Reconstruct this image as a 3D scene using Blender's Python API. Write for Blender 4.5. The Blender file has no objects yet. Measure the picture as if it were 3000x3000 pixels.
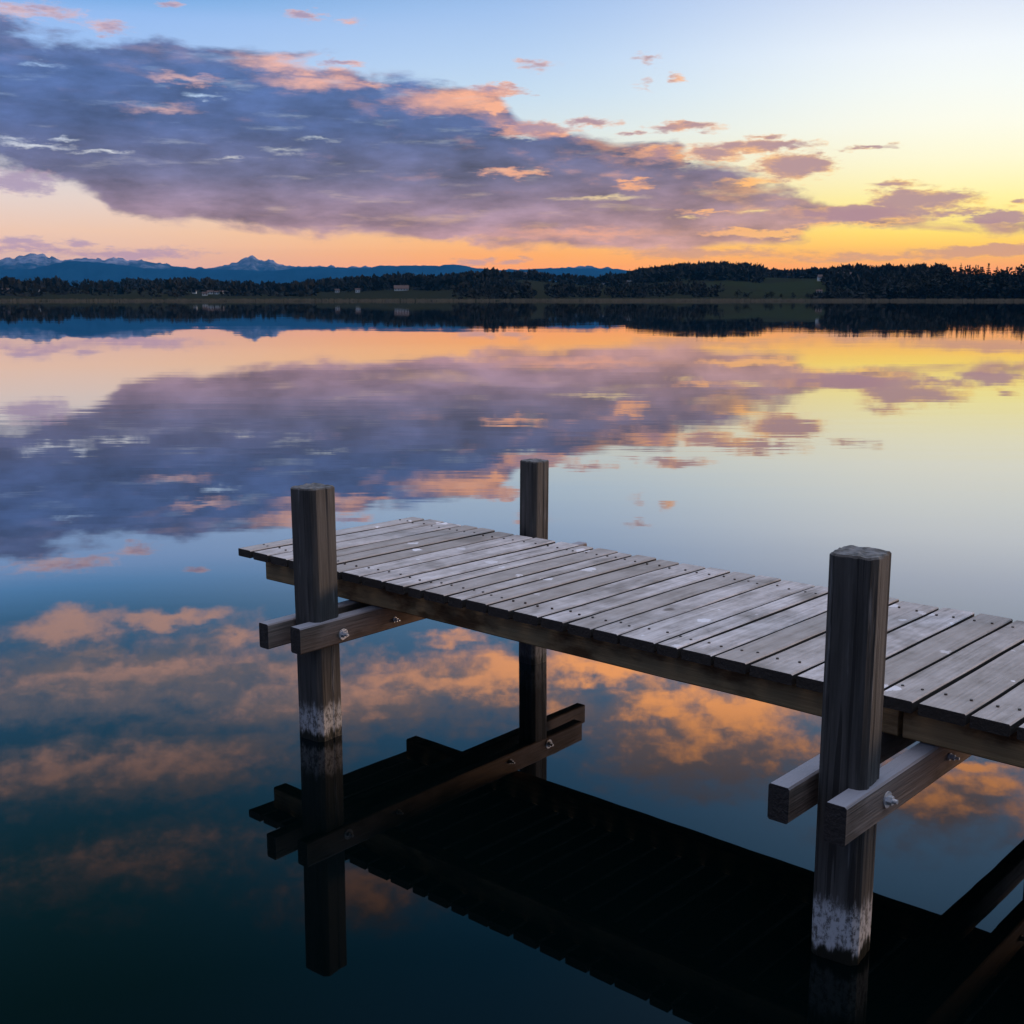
import bpy, bmesh, math, random
from mathutils import Vector, Matrix, noise as mnoise
C = bpy.context.scene
COL = C.collection
R = math.radians

# ------------------------------------------------------------------ camera
F_PX, YH, W_PX = 3547.87, 874.2, 3000.0
PITCH = math.atan((1500 - YH) / F_PX)
CAM_H = 2.0
cam_d = bpy.data.cameras.new('camera')
cam = bpy.data.objects.new('camera', cam_d)
COL.objects.link(cam)
cam.location = (0, 0, CAM_H)
cam.rotation_euler = (math.pi / 2 - PITCH, 0, 0)
cam_d.sensor_fit = 'HORIZONTAL'
cam_d.angle = 2 * math.atan(1500 / F_PX)
cam_d.clip_start = 0.05
cam_d.clip_end = 60000
C.camera = cam

C.view_settings.view_transform = 'Standard'
C.view_settings.look = 'None'
C.view_settings.exposure = 0.0
C.view_settings.gamma = 1.0
C.render.engine = 'CYCLES'
C.cycles.use_denoising = True
C.cycles.max_bounces = 6
C.cycles.diffuse_bounces = 2
C.cycles.glossy_bounces = 3
C.cycles.volume_bounces = 0
C.cycles.caustics_reflective = False
C.cycles.sample_clamp_indirect = 4.0
C.cycles.caustics_refractive = False


def ang(x, y):
    """azimuth / elevation (radians) of a sight line of the photograph"""
    X, Y, Z = x - 1500.0, 1500.0 - y, F_PX
    fw = Z * math.cos(PITCH) + Y * math.sin(PITCH)
    up = Y * math.cos(PITCH) - Z * math.sin(PITCH)
    return math.atan2(X, fw), math.atan2(up, math.hypot(X, fw))


DPX = 3000 / 1932.0


def dsky(x, y):
    a, e = ang(x * DPX, y * DPX)
    return math.degrees(a), math.degrees(e)


def lin(c):
    return tuple(((v / 255) / 12.92 if v / 255 <= .04045 else ((v / 255 + .055) / 1.055) ** 2.4) for v in c)


# ------------------------------------------------------------------ node helpers
class G:
    def __init__(s, tree):
        s.t = tree

    def n(s, kind, **kw):
        nd = s.t.nodes.new(kind)
        for k, v in kw.items():
            setattr(nd, k, v)
        return nd

    def put(s, sock, v):
        if v is None:
            return
        if hasattr(v, 'is_linked') or hasattr(v, 'node'):
            s.t.links.new(v, sock)
        else:
            if sock.type == 'RGBA' and len(v) == 3:
                v = (*v, 1)
            sock.default_value = v

    def m(s, op, a, b=None, c=None, clamp=False):
        nd = s.n('ShaderNodeMath', operation=op, use_clamp=clamp)
        for i, v in enumerate((a, b, c)):
            s.put(nd.inputs[i], v)
        return nd.outputs[0]

    def vm(s, op, a, b=None, c=None):
        nd = s.n('ShaderNodeVectorMath', operation=op)
        for i, v in enumerate((a, b, c)):
            s.put(nd.inputs[i], v)
        return nd.outputs['Value'] if op in ('LENGTH', 'DOT_PRODUCT') else nd.outputs[0]

    def xyz(s, x, y, z=0.0):
        nd = s.n('ShaderNodeCombineXYZ')
        s.put(nd.inputs[0], x); s.put(nd.inputs[1], y); s.put(nd.inputs[2], z)
        return nd.outputs[0]

    def sep(s, v):
        nd = s.n('ShaderNodeSeparateXYZ'); s.put(nd.inputs[0], v)
        return nd.outputs

    def noise(s, vec, scale=1.0, detail=4.0, rough=.55, dist=0.0):
        nd = s.n('ShaderNodeTexNoise'); s.put(nd.inputs['Vector'], vec)
        nd.inputs['Scale'].default_value = scale; nd.inputs['Detail'].default_value = detail
        nd.inputs['Roughness'].default_value = rough; nd.inputs['Distortion'].default_value = dist
        return nd.outputs['Fac']

    def smooth(s, v, a, b, lo=0.0, hi=1.0):
        nd = s.n('ShaderNodeMapRange', interpolation_type='SMOOTHSTEP')
        s.put(nd.inputs['Value'], v)
        nd.inputs['From Min'].default_value = a; nd.inputs['From Max'].default_value = b
        nd.inputs['To Min'].default_value = lo; nd.inputs['To Max'].default_value = hi
        return nd.outputs[0]

    def line(s, v, a, b, lo=0.0, hi=1.0):
        nd = s.n('ShaderNodeMapRange'); s.put(nd.inputs['Value'], v)
        nd.inputs['From Min'].default_value = a; nd.inputs['From Max'].default_value = b
        nd.inputs['To Min'].default_value = lo; nd.inputs['To Max'].default_value = hi
        return nd.outputs[0]

    def mix(s, f, a, b):
        nd = s.n('ShaderNodeMix', data_type='RGBA')
        s.put(nd.inputs[0], f); s.put(nd.inputs[6], a); s.put(nd.inputs[7], b)
        return nd.outputs[2]

    def scale(s, col, k):
        nd = s.n('ShaderNodeVectorMath', operation='SCALE')
        s.put(nd.inputs[0], col); s.put(nd.inputs['Scale'], k)
        return nd.outputs[0]

    def ramp(s, v, stops, interp='LINEAR'):
        nd = s.n('ShaderNodeValToRGB'); s.put(nd.inputs[0], v)
        cr = nd.color_ramp; cr.interpolation = interp
        while len(cr.elements) < len(stops):
            cr.elements.new(.5)
        for e, (p, c) in zip(cr.elements, stops):
            e.position = p
        for e, (p, c) in zip(cr.elements, stops):
            e.color = (*c, 1) if len(c) == 3 else c
        return nd.outputs[0]

    def curve(s, v, pts, vec=False):
        nd = s.n('ShaderNodeFloatCurve'); s.put(nd.inputs['Value'], v)
        cu = nd.mapping.curves[0]
        nd.mapping.extend = 'HORIZONTAL'
        while len(cu.points) < len(pts):
            cu.points.new(.5, .5)
        for p, (x, y) in zip(cu.points, pts):
            p.location = (x, y); p.handle_type = 'VECTOR' if vec else 'AUTO_CLAMPED'
        nd.mapping.update()
        return nd.outputs[0]


# ------------------------------------------------------------------ sky (world)
SUN_AZ, SUN_EL = 86.0, 5.0
GLOW_AZ = 55.0
HAZE = 3.0e-5
world = bpy.data.worlds.new('World')
C.world = world
world.use_nodes = True
wt = world.node_tree
wt.nodes.clear()
g = G(wt)
tc = g.n('ShaderNodeTexCoord')
dx, dy, dz = g.sep(tc.outputs['Generated'])[:]
az = g.m('MULTIPLY', g.m('ARCTAN2', dx, dy), 180 / math.pi)
el = g.m('MAXIMUM', g.m('MULTIPLY', g.m('ARCSINE', dz), 180 / math.pi), 0.0)
# angle from the sun's azimuth
t = g.m('MULTIPLY', g.m('ARCCOSINE', g.m('COSINE', g.m('MULTIPLY', g.m('SUBTRACT', az, GLOW_AZ), math.pi / 180))), 180 / math.pi)
ek = g.m('SQRT', g.m('DIVIDE', el, 90.0))


def sky_ramp(stops):
    return g.ramp(ek, [(math.sqrt(e / 90.0), tuple(v / 4 for v in c)) for e, c in stops])


cR = sky_ramp([(0, lin((252, 140, 58))), (1.2, lin((255, 156, 58))), (2, lin((255, 186, 66))), (2.9, lin((255, 222, 96))), (4.3, lin((255, 241, 158))),
               (5.9, lin((254, 248, 208))), (7.4, lin((252, 251, 232))), (9, lin((246, 250, 244))), (10.5, lin((240, 246, 250))),
               (12.6, lin((218, 228, 245))), (16, (.55, .66, .80)), (20, (.26, .42, .66)), (26, (.22, .48, .82)), (35, (.2, .36, .6)), (58, (.62, .62, .74)), (90, (1.2, 1.10, 1.20))])
cC = sky_ramp([(0, lin((238, 136, 92))), (1.2, lin((254, 156, 88))), (2, lin((255, 170, 80))), (2.9, lin((248, 186, 110))), (4.3, lin((240, 204, 150))),
               (5.9, lin((232, 220, 190))), (7.4, lin((216, 228, 228))), (9, lin((198, 220, 238))), (10.5, lin((184, 210, 240))),
               (12.6, lin((163, 194, 236))), (15, (.18, .38, .66)), (19, (.10, .28, .52)), (24, (.06, .24, .47)), (30, (.03, .18, .36)), (40, (.1, .22, .4)), (58, (.62, .62, .74)), (90, (1.2, 1.10, 1.20))])
cL = sky_ramp([(0, lin((196, 150, 155))), (1.2, lin((212, 168, 160))), (2, lin((224, 182, 160))), (2.9, lin((235, 195, 168))), (4.3, lin((228, 208, 198))),
               (5.9, lin((212, 212, 216))), (7.4, lin((190, 205, 228))), (9, lin((168, 194, 230))), (10.5, lin((156, 190, 238))),
               (11.8, lin((146, 184, 238))), (12.6, (.15, .38, .74)), (14, (.085, .25, .48)), (18, (.05, .19, .36)), (24, (.024, .125, .19)), (30, (.020, .115, .145)), (40, (.05, .12, .24)), (58, (.62, .62, .74)), (90, (1.2, 1.10, 1.20))])
cB = sky_ramp([(0, lin((46, 54, 82))), (6, lin((54, 64, 98))), (15, lin((54, 74, 116))), (35, (.07, .13, .26)), (60, (.55, .55, .66)), (90, (1.2, 1.10, 1.20))])
base = g.mix(g.smooth(t, 34, 57), cR, cC)
base = g.mix(g.smooth(t, 52, 78), base, cL)
base = g.mix(g.smooth(t, 78, 125), base, cB)
base = g.scale(base, g.line(el, 17, 26, 4.0, 5.9))

def blobs(vec, lst, conv):
    acc = None
    for x, y, rx, ry, s in lst:
        a, e = conv(x, y)
        a2, _ = conv(x + rx, y)
        _, e2 = conv(x, y - ry)
        ra, re = abs(a2 - a) + 1e-3, abs(e2 - e) + 1e-3
        v = g.vm('MULTIPLY_ADD', vec, (1 / ra, 1 / re, 0), (-a / ra, -e / re, 0))
        q = g.m('MULTIPLY_ADD', g.vm('LENGTH', v), -s, s)
        acc = q if acc is None else g.m('MAXIMUM', acc, q)
    return acc


# ---- cloud bank: top and bottom edge as curves over azimuth
A0, A1, EMAX = -30.0, 30.0, 20.0
azn = g.line(az, A0, A1)
top_px = [(-260, -10), (-120, 20), (0, 38), (90, 66), (180, 78), (330, 76), (480, 92), (600, 112), (662, 122), (690, 152), (720, 158), (760, 150),
          (860, 150), (930, 170), (960, 205), (990, 235), (1060, 250), (1130, 266), (1200, 266), (1280, 268), (1310, 308), (1380, 322), (1450, 348),
          (1520, 374), (1600, 384), (1720, 398), (1850, 410), (1932, 424), (2100, 440)]
bot_px = [(-260, 270), (-100, 290), (0, 306), (90, 332), (170, 362), (210, 398), (300, 410), (400, 426), (520, 440), (640, 445), (800, 450), (900, 460), (1000, 468),
          (1150, 474), (1300, 472), (1420, 462), (1500, 450), (1580, 434), (1700, 428), (1850, 428), (1932, 434), (2100, 446)]


def edge_pts(px):
    out = []
    for x, y in px:
        a, e = dsky(x, y)
        out.append((min(max((a - A0) / (A1 - A0), 0), 1), min(max(e / EMAX, 0), 1)))
    return [p for p in out if 0 < p[0] < 1]


def bank_field(azs, els, aznn):
    tp = g.m('MULTIPLY', g.curve(aznn, edge_pts(top_px), True), EMAX)
    bt = g.m('MULTIPLY', g.curve(aznn, edge_pts(bot_px), True), EMAX)
    v = g.xyz(g.m('MULTIPLY', azs, .28), g.m('MULTIPLY', els, .82))
    n1 = g.noise(v, 1.0, 7.0, .56, .3)
    f = g.m('MINIMUM', g.m('SUBTRACT', tp, els), g.m('SUBTRACT', els, bt))
    nn = g.m('MULTIPLY_ADD', n1, 2.5, -1.2)
    return g.m('ADD', g.m('MINIMUM', f, 1.4), nn), g.m('SUBTRACT', tp, els), g.m('SUBTRACT', els, bt), n1


F1, dtop, dbot, n1 = bank_field(az, el, azn)
az2 = g.m('ADD', az, .55); el2 = g.m('ADD', el, .22)
F2, _, _, n2 = bank_field(az2, el2, g.line(az2, A0, A1))
d_bank = g.smooth(F1, -.18, .42)
# thin streaks of sky inside the bank
st = g.noise(g.xyz(g.m('MULTIPLY', az, .30), g.m('MULTIPLY', el, 2.1), 7.3), 1.0, 5.0, .6)
streak = g.smooth(st, .56, .78)
d_bank = g.m('MULTIPLY', d_bank, g.m('MULTIPLY_ADD', streak, -.30, 1.0))
# openings in the bank
holes = [(60, 274, 90, 8, 1.2), (190, 286, 70, 7, 1.0), (385, 181, 50, 9, 1.1), (130, 262, 40, 7, 1.0), (80, 120, 60, 7, .8), (20, 262, 60, 6, .8), (430, 300, 40, 5, .8), (540, 285, 60, 8, .7),
         (1130, 374, 130, 8, .9), (1420, 398, 50, 6, .9), (1290, 412, 40, 6, .9), (985, 260, 60, 7, .8), (1300, 300, 22, 26, 1.0), (600, 262, 50, 5, .6)]
hwn = g.n('ShaderNodeTexNoise'); g.put(hwn.inputs['Vector'], g.xyz(g.m('MULTIPLY', az, 1.0), g.m('MULTIPLY', el, 3.4), 6.0))
hwn.inputs['Scale'].default_value = 1.0; hwn.inputs['Detail'].default_value = 5.0; hwn.inputs['Roughness'].default_value = .6
hole = blobs(g.vm('ADD', g.xyz(az, el), g.vm('MULTIPLY_ADD', hwn.outputs['Color'], (2.6, .8, 0), (-1.3, -.4, 0))), holes, dsky)
d_bank = g.m('MULTIPLY', d_bank, g.smooth(hole, 1.15, .0, .0, 1.0))
# lit from the sun's side: where the cloud thins towards the right and upwards
dif = g.m('SUBTRACT', F1, F2)
lit_az = g.line(az, -24, 6, .10, 1.0)
n3 = g.noise(g.xyz(g.m('MULTIPLY', az, .34), g.m('MULTIPLY', el, 1.35), 3.1), 1.0, 6.0, .62)
near_top = g.smooth(dtop, 2.6, .1)
lit = g.smooth(g.m('ADD', g.m('MULTIPLY', dif, .42), g.m('ADD', g.m('MULTIPLY', near_top, .26), g.m('MULTIPLY_ADD', n3, 2.3, -1.18))), .16, .95)
lit = g.m('MULTIPLY', lit, lit_az)
# lobes the sun reaches
lobes_ = [(560, 118, 150, 30, .9), (635, 121, 55, 13, 1.3), (600, 155, 140, 22, .7), (860, 190, 150, 34, .9), (935, 200, 55, 16, 1.4), (960, 170, 60, 9, 1.3), (1240, 284, 80, 16, 1.0), (970, 326, 70, 11, 1.1),
          (1195, 352, 50, 10, .9), (1185, 338, 40, 6, 1.0), (1480, 298, 90, 34, 1.3), (1440, 342, 90, 10, 1.1), (1330, 400, 60, 6, .9), (1820, 376, 90, 22, 1.1), (350, 150, 100, 12, .6), (300, 205, 90, 12, .5),
          (1450, 440, 170, 10, 1.3), (1600, 424, 120, 7, 1.2), (1880, 408, 70, 9, 1.1), (1750, 404, 110, 6, 1.1), (1040, 248, 70, 9, 1.0), (700, 160, 60, 12, .6), (1100, 440, 260, 16, .5)]
lobe = blobs(g.vm('ADD', g.xyz(az, el), g.vm('MULTIPLY_ADD', hwn.outputs['Color'], (3.4, 1.0, 0), (-1.7, -.5, 0))), lobes_, dsky)
lit = g.m('MINIMUM', g.m('ADD', g.m('MULTIPLY', lit, .55), g.m('MULTIPLY', g.smooth(lobe, -.05, .75), .85)), 1.0)
dark_l = g.ramp(g.line(el, 2.0, 12.0), [(0, lin((198, 148, 144))), (.14, lin((160, 130, 144))), (.34, lin((104, 103, 136))), (.55, lin((76, 94, 142))), (.75, lin((78, 103, 156))), (1, lin((102, 114, 156)))])
dark_r = g.ramp(g.line(el, 2.0, 9.0), [(0, lin((205, 152, 128))), (.3, lin((164, 130, 136))), (.6, lin((112, 100, 126))), (1, lin((94, 92, 126)))])
dark = g.mix(g.smooth(az, -4, 16), dark_l, dark_r)
tone = g.m('MULTIPLY_ADD', g.noise(g.xyz(g.m('MULTIPLY', az, .30), g.m('MULTIPLY', el, .95), 11.0), 1.0, 6.0, .58), 2.0, -.04)
dark = g.scale(dark, tone)
litc = g.ramp(g.line(az, -22, 22), [(0, lin((238, 196, 190))), (.35, lin((244, 178, 152))), (.6, lin((250, 172, 122))), (.8, lin((255, 190, 104))), (1, lin((255, 208, 96)))])
bank_col = g.mix(lit, dark, litc)
sky = g.mix(g.m('MULTIPLY', d_bank, .96), base, bank_col)


# ---- separate clouds, each an ellipse broken up by noise  (x, y, rx, ry, strength)
small = [(572, 28, 46, 13, .8), (662, 40, 30, 9, .5), (312, 6, 26, 11, .8), (205, 50, 52, 18, .9), (60, 20, 130, 20, .55), (1110, 231, 66, 12, .9), (1168, 229, 26, 10, .5),
         (1290, 240, 90, 15, .95), (1446, 258, 46, 8, .8), (1345, 290, 66, 20, 1.2), (1420, 276, 140, 15, 1.2), (1500, 312, 96, 32, 1.4), (1640, 278, 64, 7, .9),
         (1185, 252, 32, 8, .7), (1215, 113, 28, 10, .5), (1276, 149, 18, 11, .6), (1003, 119, 50, 12, .45), (1212, 162, 20, 22, .35), (935, 170, 70, 12, 1.0),
         (1740, 378, 130, 28, 1.6), (1690, 348, 60, 11, .8), (1780, 400, 150, 14, .8), (1890, 412, 100, 16, 1.3), (1930, 380, 26, 8, .8), (1640, 402, 200, 20, 1.6),
         (1010, 246, 95, 18, 1.0), (1240, 290, 70, 22, .6), (40, 345, 90, 30, .9), (50, 458, 70, 14, .8), (142, 456, 36, 10, .7), (640, 118, 46, 12, .9),
         (1880, 472, 190, 14, 1.4), (1650, 486, 210, 11, .9), (1350, 478, 220, 14, .7), (900, 493, 60, 10, .7), (250, 478, 190, 14, .8), (970, 494, 40, 8, .7), (60, 470, 120, 10, .7)]
wn = g.n('ShaderNodeTexNoise'); g.put(wn.inputs['Vector'], g.xyz(g.m('MULTIPLY', az, .75), g.m('MULTIPLY', el, 2.4), 5.0))
wn.inputs['Scale'].default_value = 1.0; wn.inputs['Detail'].default_value = 6.0; wn.inputs['Roughness'].default_value = .6
wob = g.vm('MULTIPLY_ADD', wn.outputs['Color'], (2.2, .9, 0), (-1.1, -.45, 0))
pv = g.vm('ADD', g.xyz(az, el), wob)
sb = blobs(pv, small, dsky)
nf = g.noise(g.xyz(g.m('MULTIPLY', az, 1.25), g.m('MULTIPLY', el, 4.6), 2.0), 1.0, 5.0, .65)
sbn = g.m('ADD', sb, g.m('ADD', g.m('MULTIPLY_ADD', n1, .7, -.35), g.m('MULTIPLY_ADD', nf, 1.5, -.78)))
d_small = g.m('MULTIPLY', g.smooth(sbn, -.06, .62), .92)
low = g.smooth(el, 3.2, 1.8)
s_dark = g.mix(low, g.mix(g.smooth(az, -10, 10), lin((170, 150, 175)), lin((176, 136, 140))), g.mix(g.smooth(az, -12, 10), lin((186, 148, 160)), lin((216, 156, 112))))
s_lit = g.m('MULTIPLY', g.smooth(g.m('ADD', g.m('MULTIPLY', sbn, -.5), g.m('ADD', g.m('MULTIPLY', dif, .35), n3)), .18, .72), g.m('MULTIPLY_ADD', low, -.8, 1.0))
sky = g.mix(d_small, sky, g.mix(s_lit, s_dark, litc))

# ---- higher cumulus, above the frame: seen in the lake
high = [(250, 1270, 460, 90, .95), (640, 1320, 400, 85, 1.1), (330, 1440, 360, 75, 1.0), (110, 1460, 190, 80, 1.0), (1330, 1400, 300, 120, 1.3), (1780, 1510, 280, 95, 1.0), (880, 1290, 330, 75, 1.1), (680, 1690, 200, 80, .8), (250, 1620, 300, 80, .6),
        (130, 1185, 150, 40, 1.0), (320, 1168, 120, 26, 1.0), (450, 1205, 110, 22, .7), (170, 1235, 130, 26, .8), (110, 1312, 150, 26, .9), (560, 1270, 180, 45, .8), (330, 1310, 260, 45, .7),
        (860, 1205, 70, 16, .6), (760, 1270, 170, 40, .9), (930, 1270, 150, 50, 1.0), (1130, 1265, 150, 45, 1.0), (1230, 1330, 170, 60, 1.1), (1400, 1360, 170, 75, 1.2), (1440, 1440, 140, 60, .9),
        (1050, 1330, 160, 60, .8), (700, 1340, 170, 40, .6), (110, 1440, 130, 50, .8), (370, 1440, 220, 50, .7), (1850, 1442, 110, 26, 1.1), (1880, 1490, 120, 50, .7), (1680, 1560, 150, 60, .4),
        (690, 1690, 110, 60, .6), (250, 1640, 220, 70, .35), (1600, 1500, 120, 40, .5)]


def conv_w(x, y):
    a, e = dsky(x, y)
    return a, -e


hw = g.n('ShaderNodeTexNoise'); g.put(hw.inputs['Vector'], g.xyz(g.m('MULTIPLY', az, .42), g.m('MULTIPLY', el, .8), 1.0))
hw.inputs['Scale'].default_value = 1.0; hw.inputs['Detail'].default_value = 7.0; hw.inputs['Roughness'].default_value = .58
hv = g.vm('ADD', g.xyz(az, el), g.vm('MULTIPLY_ADD', hw.outputs['Color'], (4.4, 2.6, 0), (-2.2, -1.3, 0)))
hb = blobs(hv, high, conv_w)
hn = g.noise(g.xyz(g.m('MULTIPLY', az, .35), g.m('MULTIPLY', el, .6), 4.0), 1.0, 7.0, .6)
hfine = g.noise(g.xyz(g.m('MULTIPLY', az, .8), g.m('MULTIPLY', el, 1.3), 8.0), 1.0, 6.0, .6)
hf = g.m('ADD', hb, g.m('ADD', g.m('MULTIPLY_ADD', hn, 1.1, -.55), g.m('MULTIPLY_ADD', hfine, .9, -.45)))
d_high = g.m('MULTIPLY', g.smooth(hf, -.15, .85), .95)
hb2 = blobs(g.vm('ADD', hv, (.6, -1.5, 0)), high, conv_w)
h_lit = g.smooth(g.m('ADD', g.m('SUBTRACT', hb, hb2), g.m('MULTIPLY_ADD', hfine, 2.4, -1.2)), -.15, 1.15)
h_lit = g.m('MULTIPLY', h_lit, g.line(az, -20, 2, .62, 1.0))
h_amp = g.ramp(g.line(el, 12, 30), [(0, (.8, .8, .8)), (.35, (1, 1, 1)), (.58, (.62, .62, .62)), (1, (.35, .35, .35))])
h_litc = g.mix(g.smooth(az, -12, 6), (1.15, .62, .47), (2.5, 1.0, .34))
h_dark = g.mix(g.smooth(az, -14, 8), (.36, .32, .36), (.48, .38, .40))
h_col = g.scale(g.vm('MULTIPLY', g.mix(h_lit, h_dark, h_litc), h_amp), g.line(el, 16, 26, 1.12, 1.6))
sky = g.mix(d_high, sky, h_col)

# the sky lies beyond the air of the scene: allow for what that air takes away and adds
path = g.m('MINIMUM', g.m('DIVIDE', 640.0, g.m('MAXIMUM', g.m('SINE', g.m('MULTIPLY', el, math.pi / 180)), .01)), 16000.0)
tr = g.m('EXPONENT', g.m('MULTIPLY', path, -HAZE))
inv = g.m('DIVIDE', 1.0, tr)
sky = g.vm('SUBTRACT', g.scale(sky, inv), g.vm('MULTIPLY', g.xyz(.01, .09, .20), g.scale(g.xyz(1.0, 1.0, 1.0), g.m('SUBTRACT', inv, 1.0))))
sky = g.vm('MAXIMUM', sky, (.004, .004, .004))
nish = g.n('ShaderNodeTexSky', sky_type='NISHITA')
nish.sun_disc = False
nish.sun_elevation = R(SUN_EL)
nish.sun_rotation = R(SUN_AZ)
sky = g.vm('ADD', sky, g.scale(nish.outputs[0], .004))
bg = g.n('ShaderNodeBackground')
g.put(bg.inputs['Color'], sky)
bg.inputs['Strength'].default_value = 1.0
wo = g.n('ShaderNodeOutputWorld')
wt.links.new(bg.outputs[0], wo.inputs[0])
world.cycles.sampling_method = 'MANUAL'
world.cycles.sample_map_resolution = 1024

# ------------------------------------------------------------------ sun, low on the right, behind cloud
sl = bpy.data.lights.new('sun', 'SUN')
sl.energy = 2.0
sl.angle = R(16)
sl.color = (1.0, .63, .43)
sun = bpy.data.objects.new('sun', sl)
COL.objects.link(sun)
sd = Vector((math.sin(R(SUN_AZ)) * math.cos(R(SUN_EL)), math.cos(R(SUN_AZ)) * math.cos(R(SUN_EL)), math.sin(R(SUN_EL))))
sun.rotation_euler = sd.to_track_quat('Z', 'Y').to_euler()
sun.location = (40, 60, 30)
#@@STRUCTURE
# ------------------------------------------------------------------ object helpers
def link(name, bm, mat, parent=None, smooth=False):
    me = bpy.data.meshes.new(name)
    bm.normal_update()
    bm.to_mesh(me); bm.free()
    if smooth:
        for p in me.polygons:
            p.use_smooth = True
    me.materials.append(mat)
    o = bpy.data.objects.new(name, me)
    COL.objects.link(o)
    if parent:
        o.parent = parent
    return o


def tag(o, label, cat, group=None):
    o['label'] = label; o['category'] = cat
    if group:
        o['group'] = group
    return o


def structure(o):
    o['kind'] = 'structure'
    return o


def empty(name, loc, rz=0.0):
    o = bpy.data.objects.new(name, None)
    COL.objects.link(o)
    o.location = loc; o.rotation_euler = (0, 0, rz)
    o.empty_display_size = .3
    return o


def material(name):
    m = bpy.data.materials.new(name)
    m.use_nodes = True
    m.node_tree.nodes.clear()
    gg = G(m.node_tree)
    out = gg.n('ShaderNodeOutputMaterial')
    b = gg.n('ShaderNodeBsdfPrincipled')
    gg.put(out.inputs['Surface'], b.outputs[0])
    return m, gg, b


def bump(gg, b, h, dist, strength=1.0):
    nd = gg.n('ShaderNodeBump')
    gg.put(nd.inputs['Height'], h)
    nd.inputs['Distance'].default_value = dist
    nd.inputs['Strength'].default_value = strength
    gg.put(b.inputs['Normal'], nd.outputs[0])


def obj_co(gg):
    return gg.n('ShaderNodeTexCoord').outputs['Object']


def world_co(gg):
    return gg.n('ShaderNodeNewGeometry').outputs['Position']


def far_point(x, y, d):
    """a point at ground distance d on the sight line through photo pixel x, y"""
    a, e = ang(x, y)
    return Vector((d * math.sin(a), d * math.cos(a), CAM_H + d * math.tan(e)))


def lerp_table(tb, x):
    if x <= tb[0][0]:
        return tb[0][1]
    for (x0, y0), (x1, y1) in zip(tb, tb[1:]):
        if x <= x1:
            k = (x - x0) / (x1 - x0)
            return y0 + (y1 - y0) * k
    return tb[-1][1]


def sstep(a, b, v):
    k = min(max((v - a) / (b - a), 0), 1)
    return k * k * (3 - 2 * k)


# ------------------------------------------------------------------ water
def water_material():
    m = bpy.data.materials.new('lake_water'); m.use_nodes = True
    m.node_tree.nodes.clear()
    gg = G(m.node_tree)
    out = gg.n('ShaderNodeOutputMaterial')
    co = world_co(gg)
    # long low ripples, drawn out across the wind, over a slow swell
    x, y, z = gg.sep(co)[:]
    w1 = gg.noise(gg.xyz(gg.m('MULTIPLY', x, .35), gg.m('MULTIPLY', y, 1.3), 0.0), 1.0, 3.0, .5)
    w2 = gg.noise(gg.xyz(gg.m('MULTIPLY', x, .05), gg.m('MULTIPLY', y, .12), 3.0), 1.0, 3.0, .5)
    patch = gg.smooth(gg.noise(gg.xyz(gg.m('MULTIPLY', x, .012), gg.m('MULTIPLY', y, .035), 9.0), 1.0, 3.0, .5), .42, .68)
    h = gg.m('ADD', gg.m('MULTIPLY', gg.m('MULTIPLY', w1, gg.m('MULTIPLY_ADD', patch, .8, .2)), .0020), gg.m('MULTIPLY', w2, .007))
    bp = gg.n('ShaderNodeBump'); gg.put(bp.inputs['Height'], h)
    bp.inputs['Distance'].default_value = 1.0; bp.inputs['Strength'].default_value = 1.0
    gl = gg.n('ShaderNodeBsdfGlossy'); gl.inputs['Roughness'].default_value = .012
    gl.inputs['Color'].default_value = (.98, .97, .98, 1)
    gg.put(gl.inputs['Normal'], bp.outputs[0])
    df = gg.n('ShaderNodeBsdfDiffuse'); df.inputs['Color'].default_value = (.0003, .0022, .0024, 1)
    # reflectance against the grazing angle
    geo = gg.n('ShaderNodeNewGeometry')
    c = gg.vm('DOT_PRODUCT', geo.outputs['Incoming'], (0, 0, 1))
    fac = gg.curve(gg.m('ABSOLUTE', c), [(0, .97), (.04, .90), (.10, .74), (.18, .57), (.225, .47), (.30, .29), (.40, .108), (.50, .038), (.65, .025), (1, .03)])
    mx = gg.n('ShaderNodeMixShader'); gg.put(mx.inputs[0], fac)
    gg.put(mx.inputs[1], df.outputs[0]); gg.put(mx.inputs[2], gl.outputs[0])
    gg.put(out.inputs['Surface'], mx.outputs[0])
    return m


bm = bmesh.new()
for v in ((-15500, -1500, 0), (15500, -1500, 0), (15500, 16500, 0), (-15500, 16500, 0)):
    bm.verts.new(v)
bm.faces.new(bm.verts)
structure(link('water', bm, water_material()))

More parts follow.
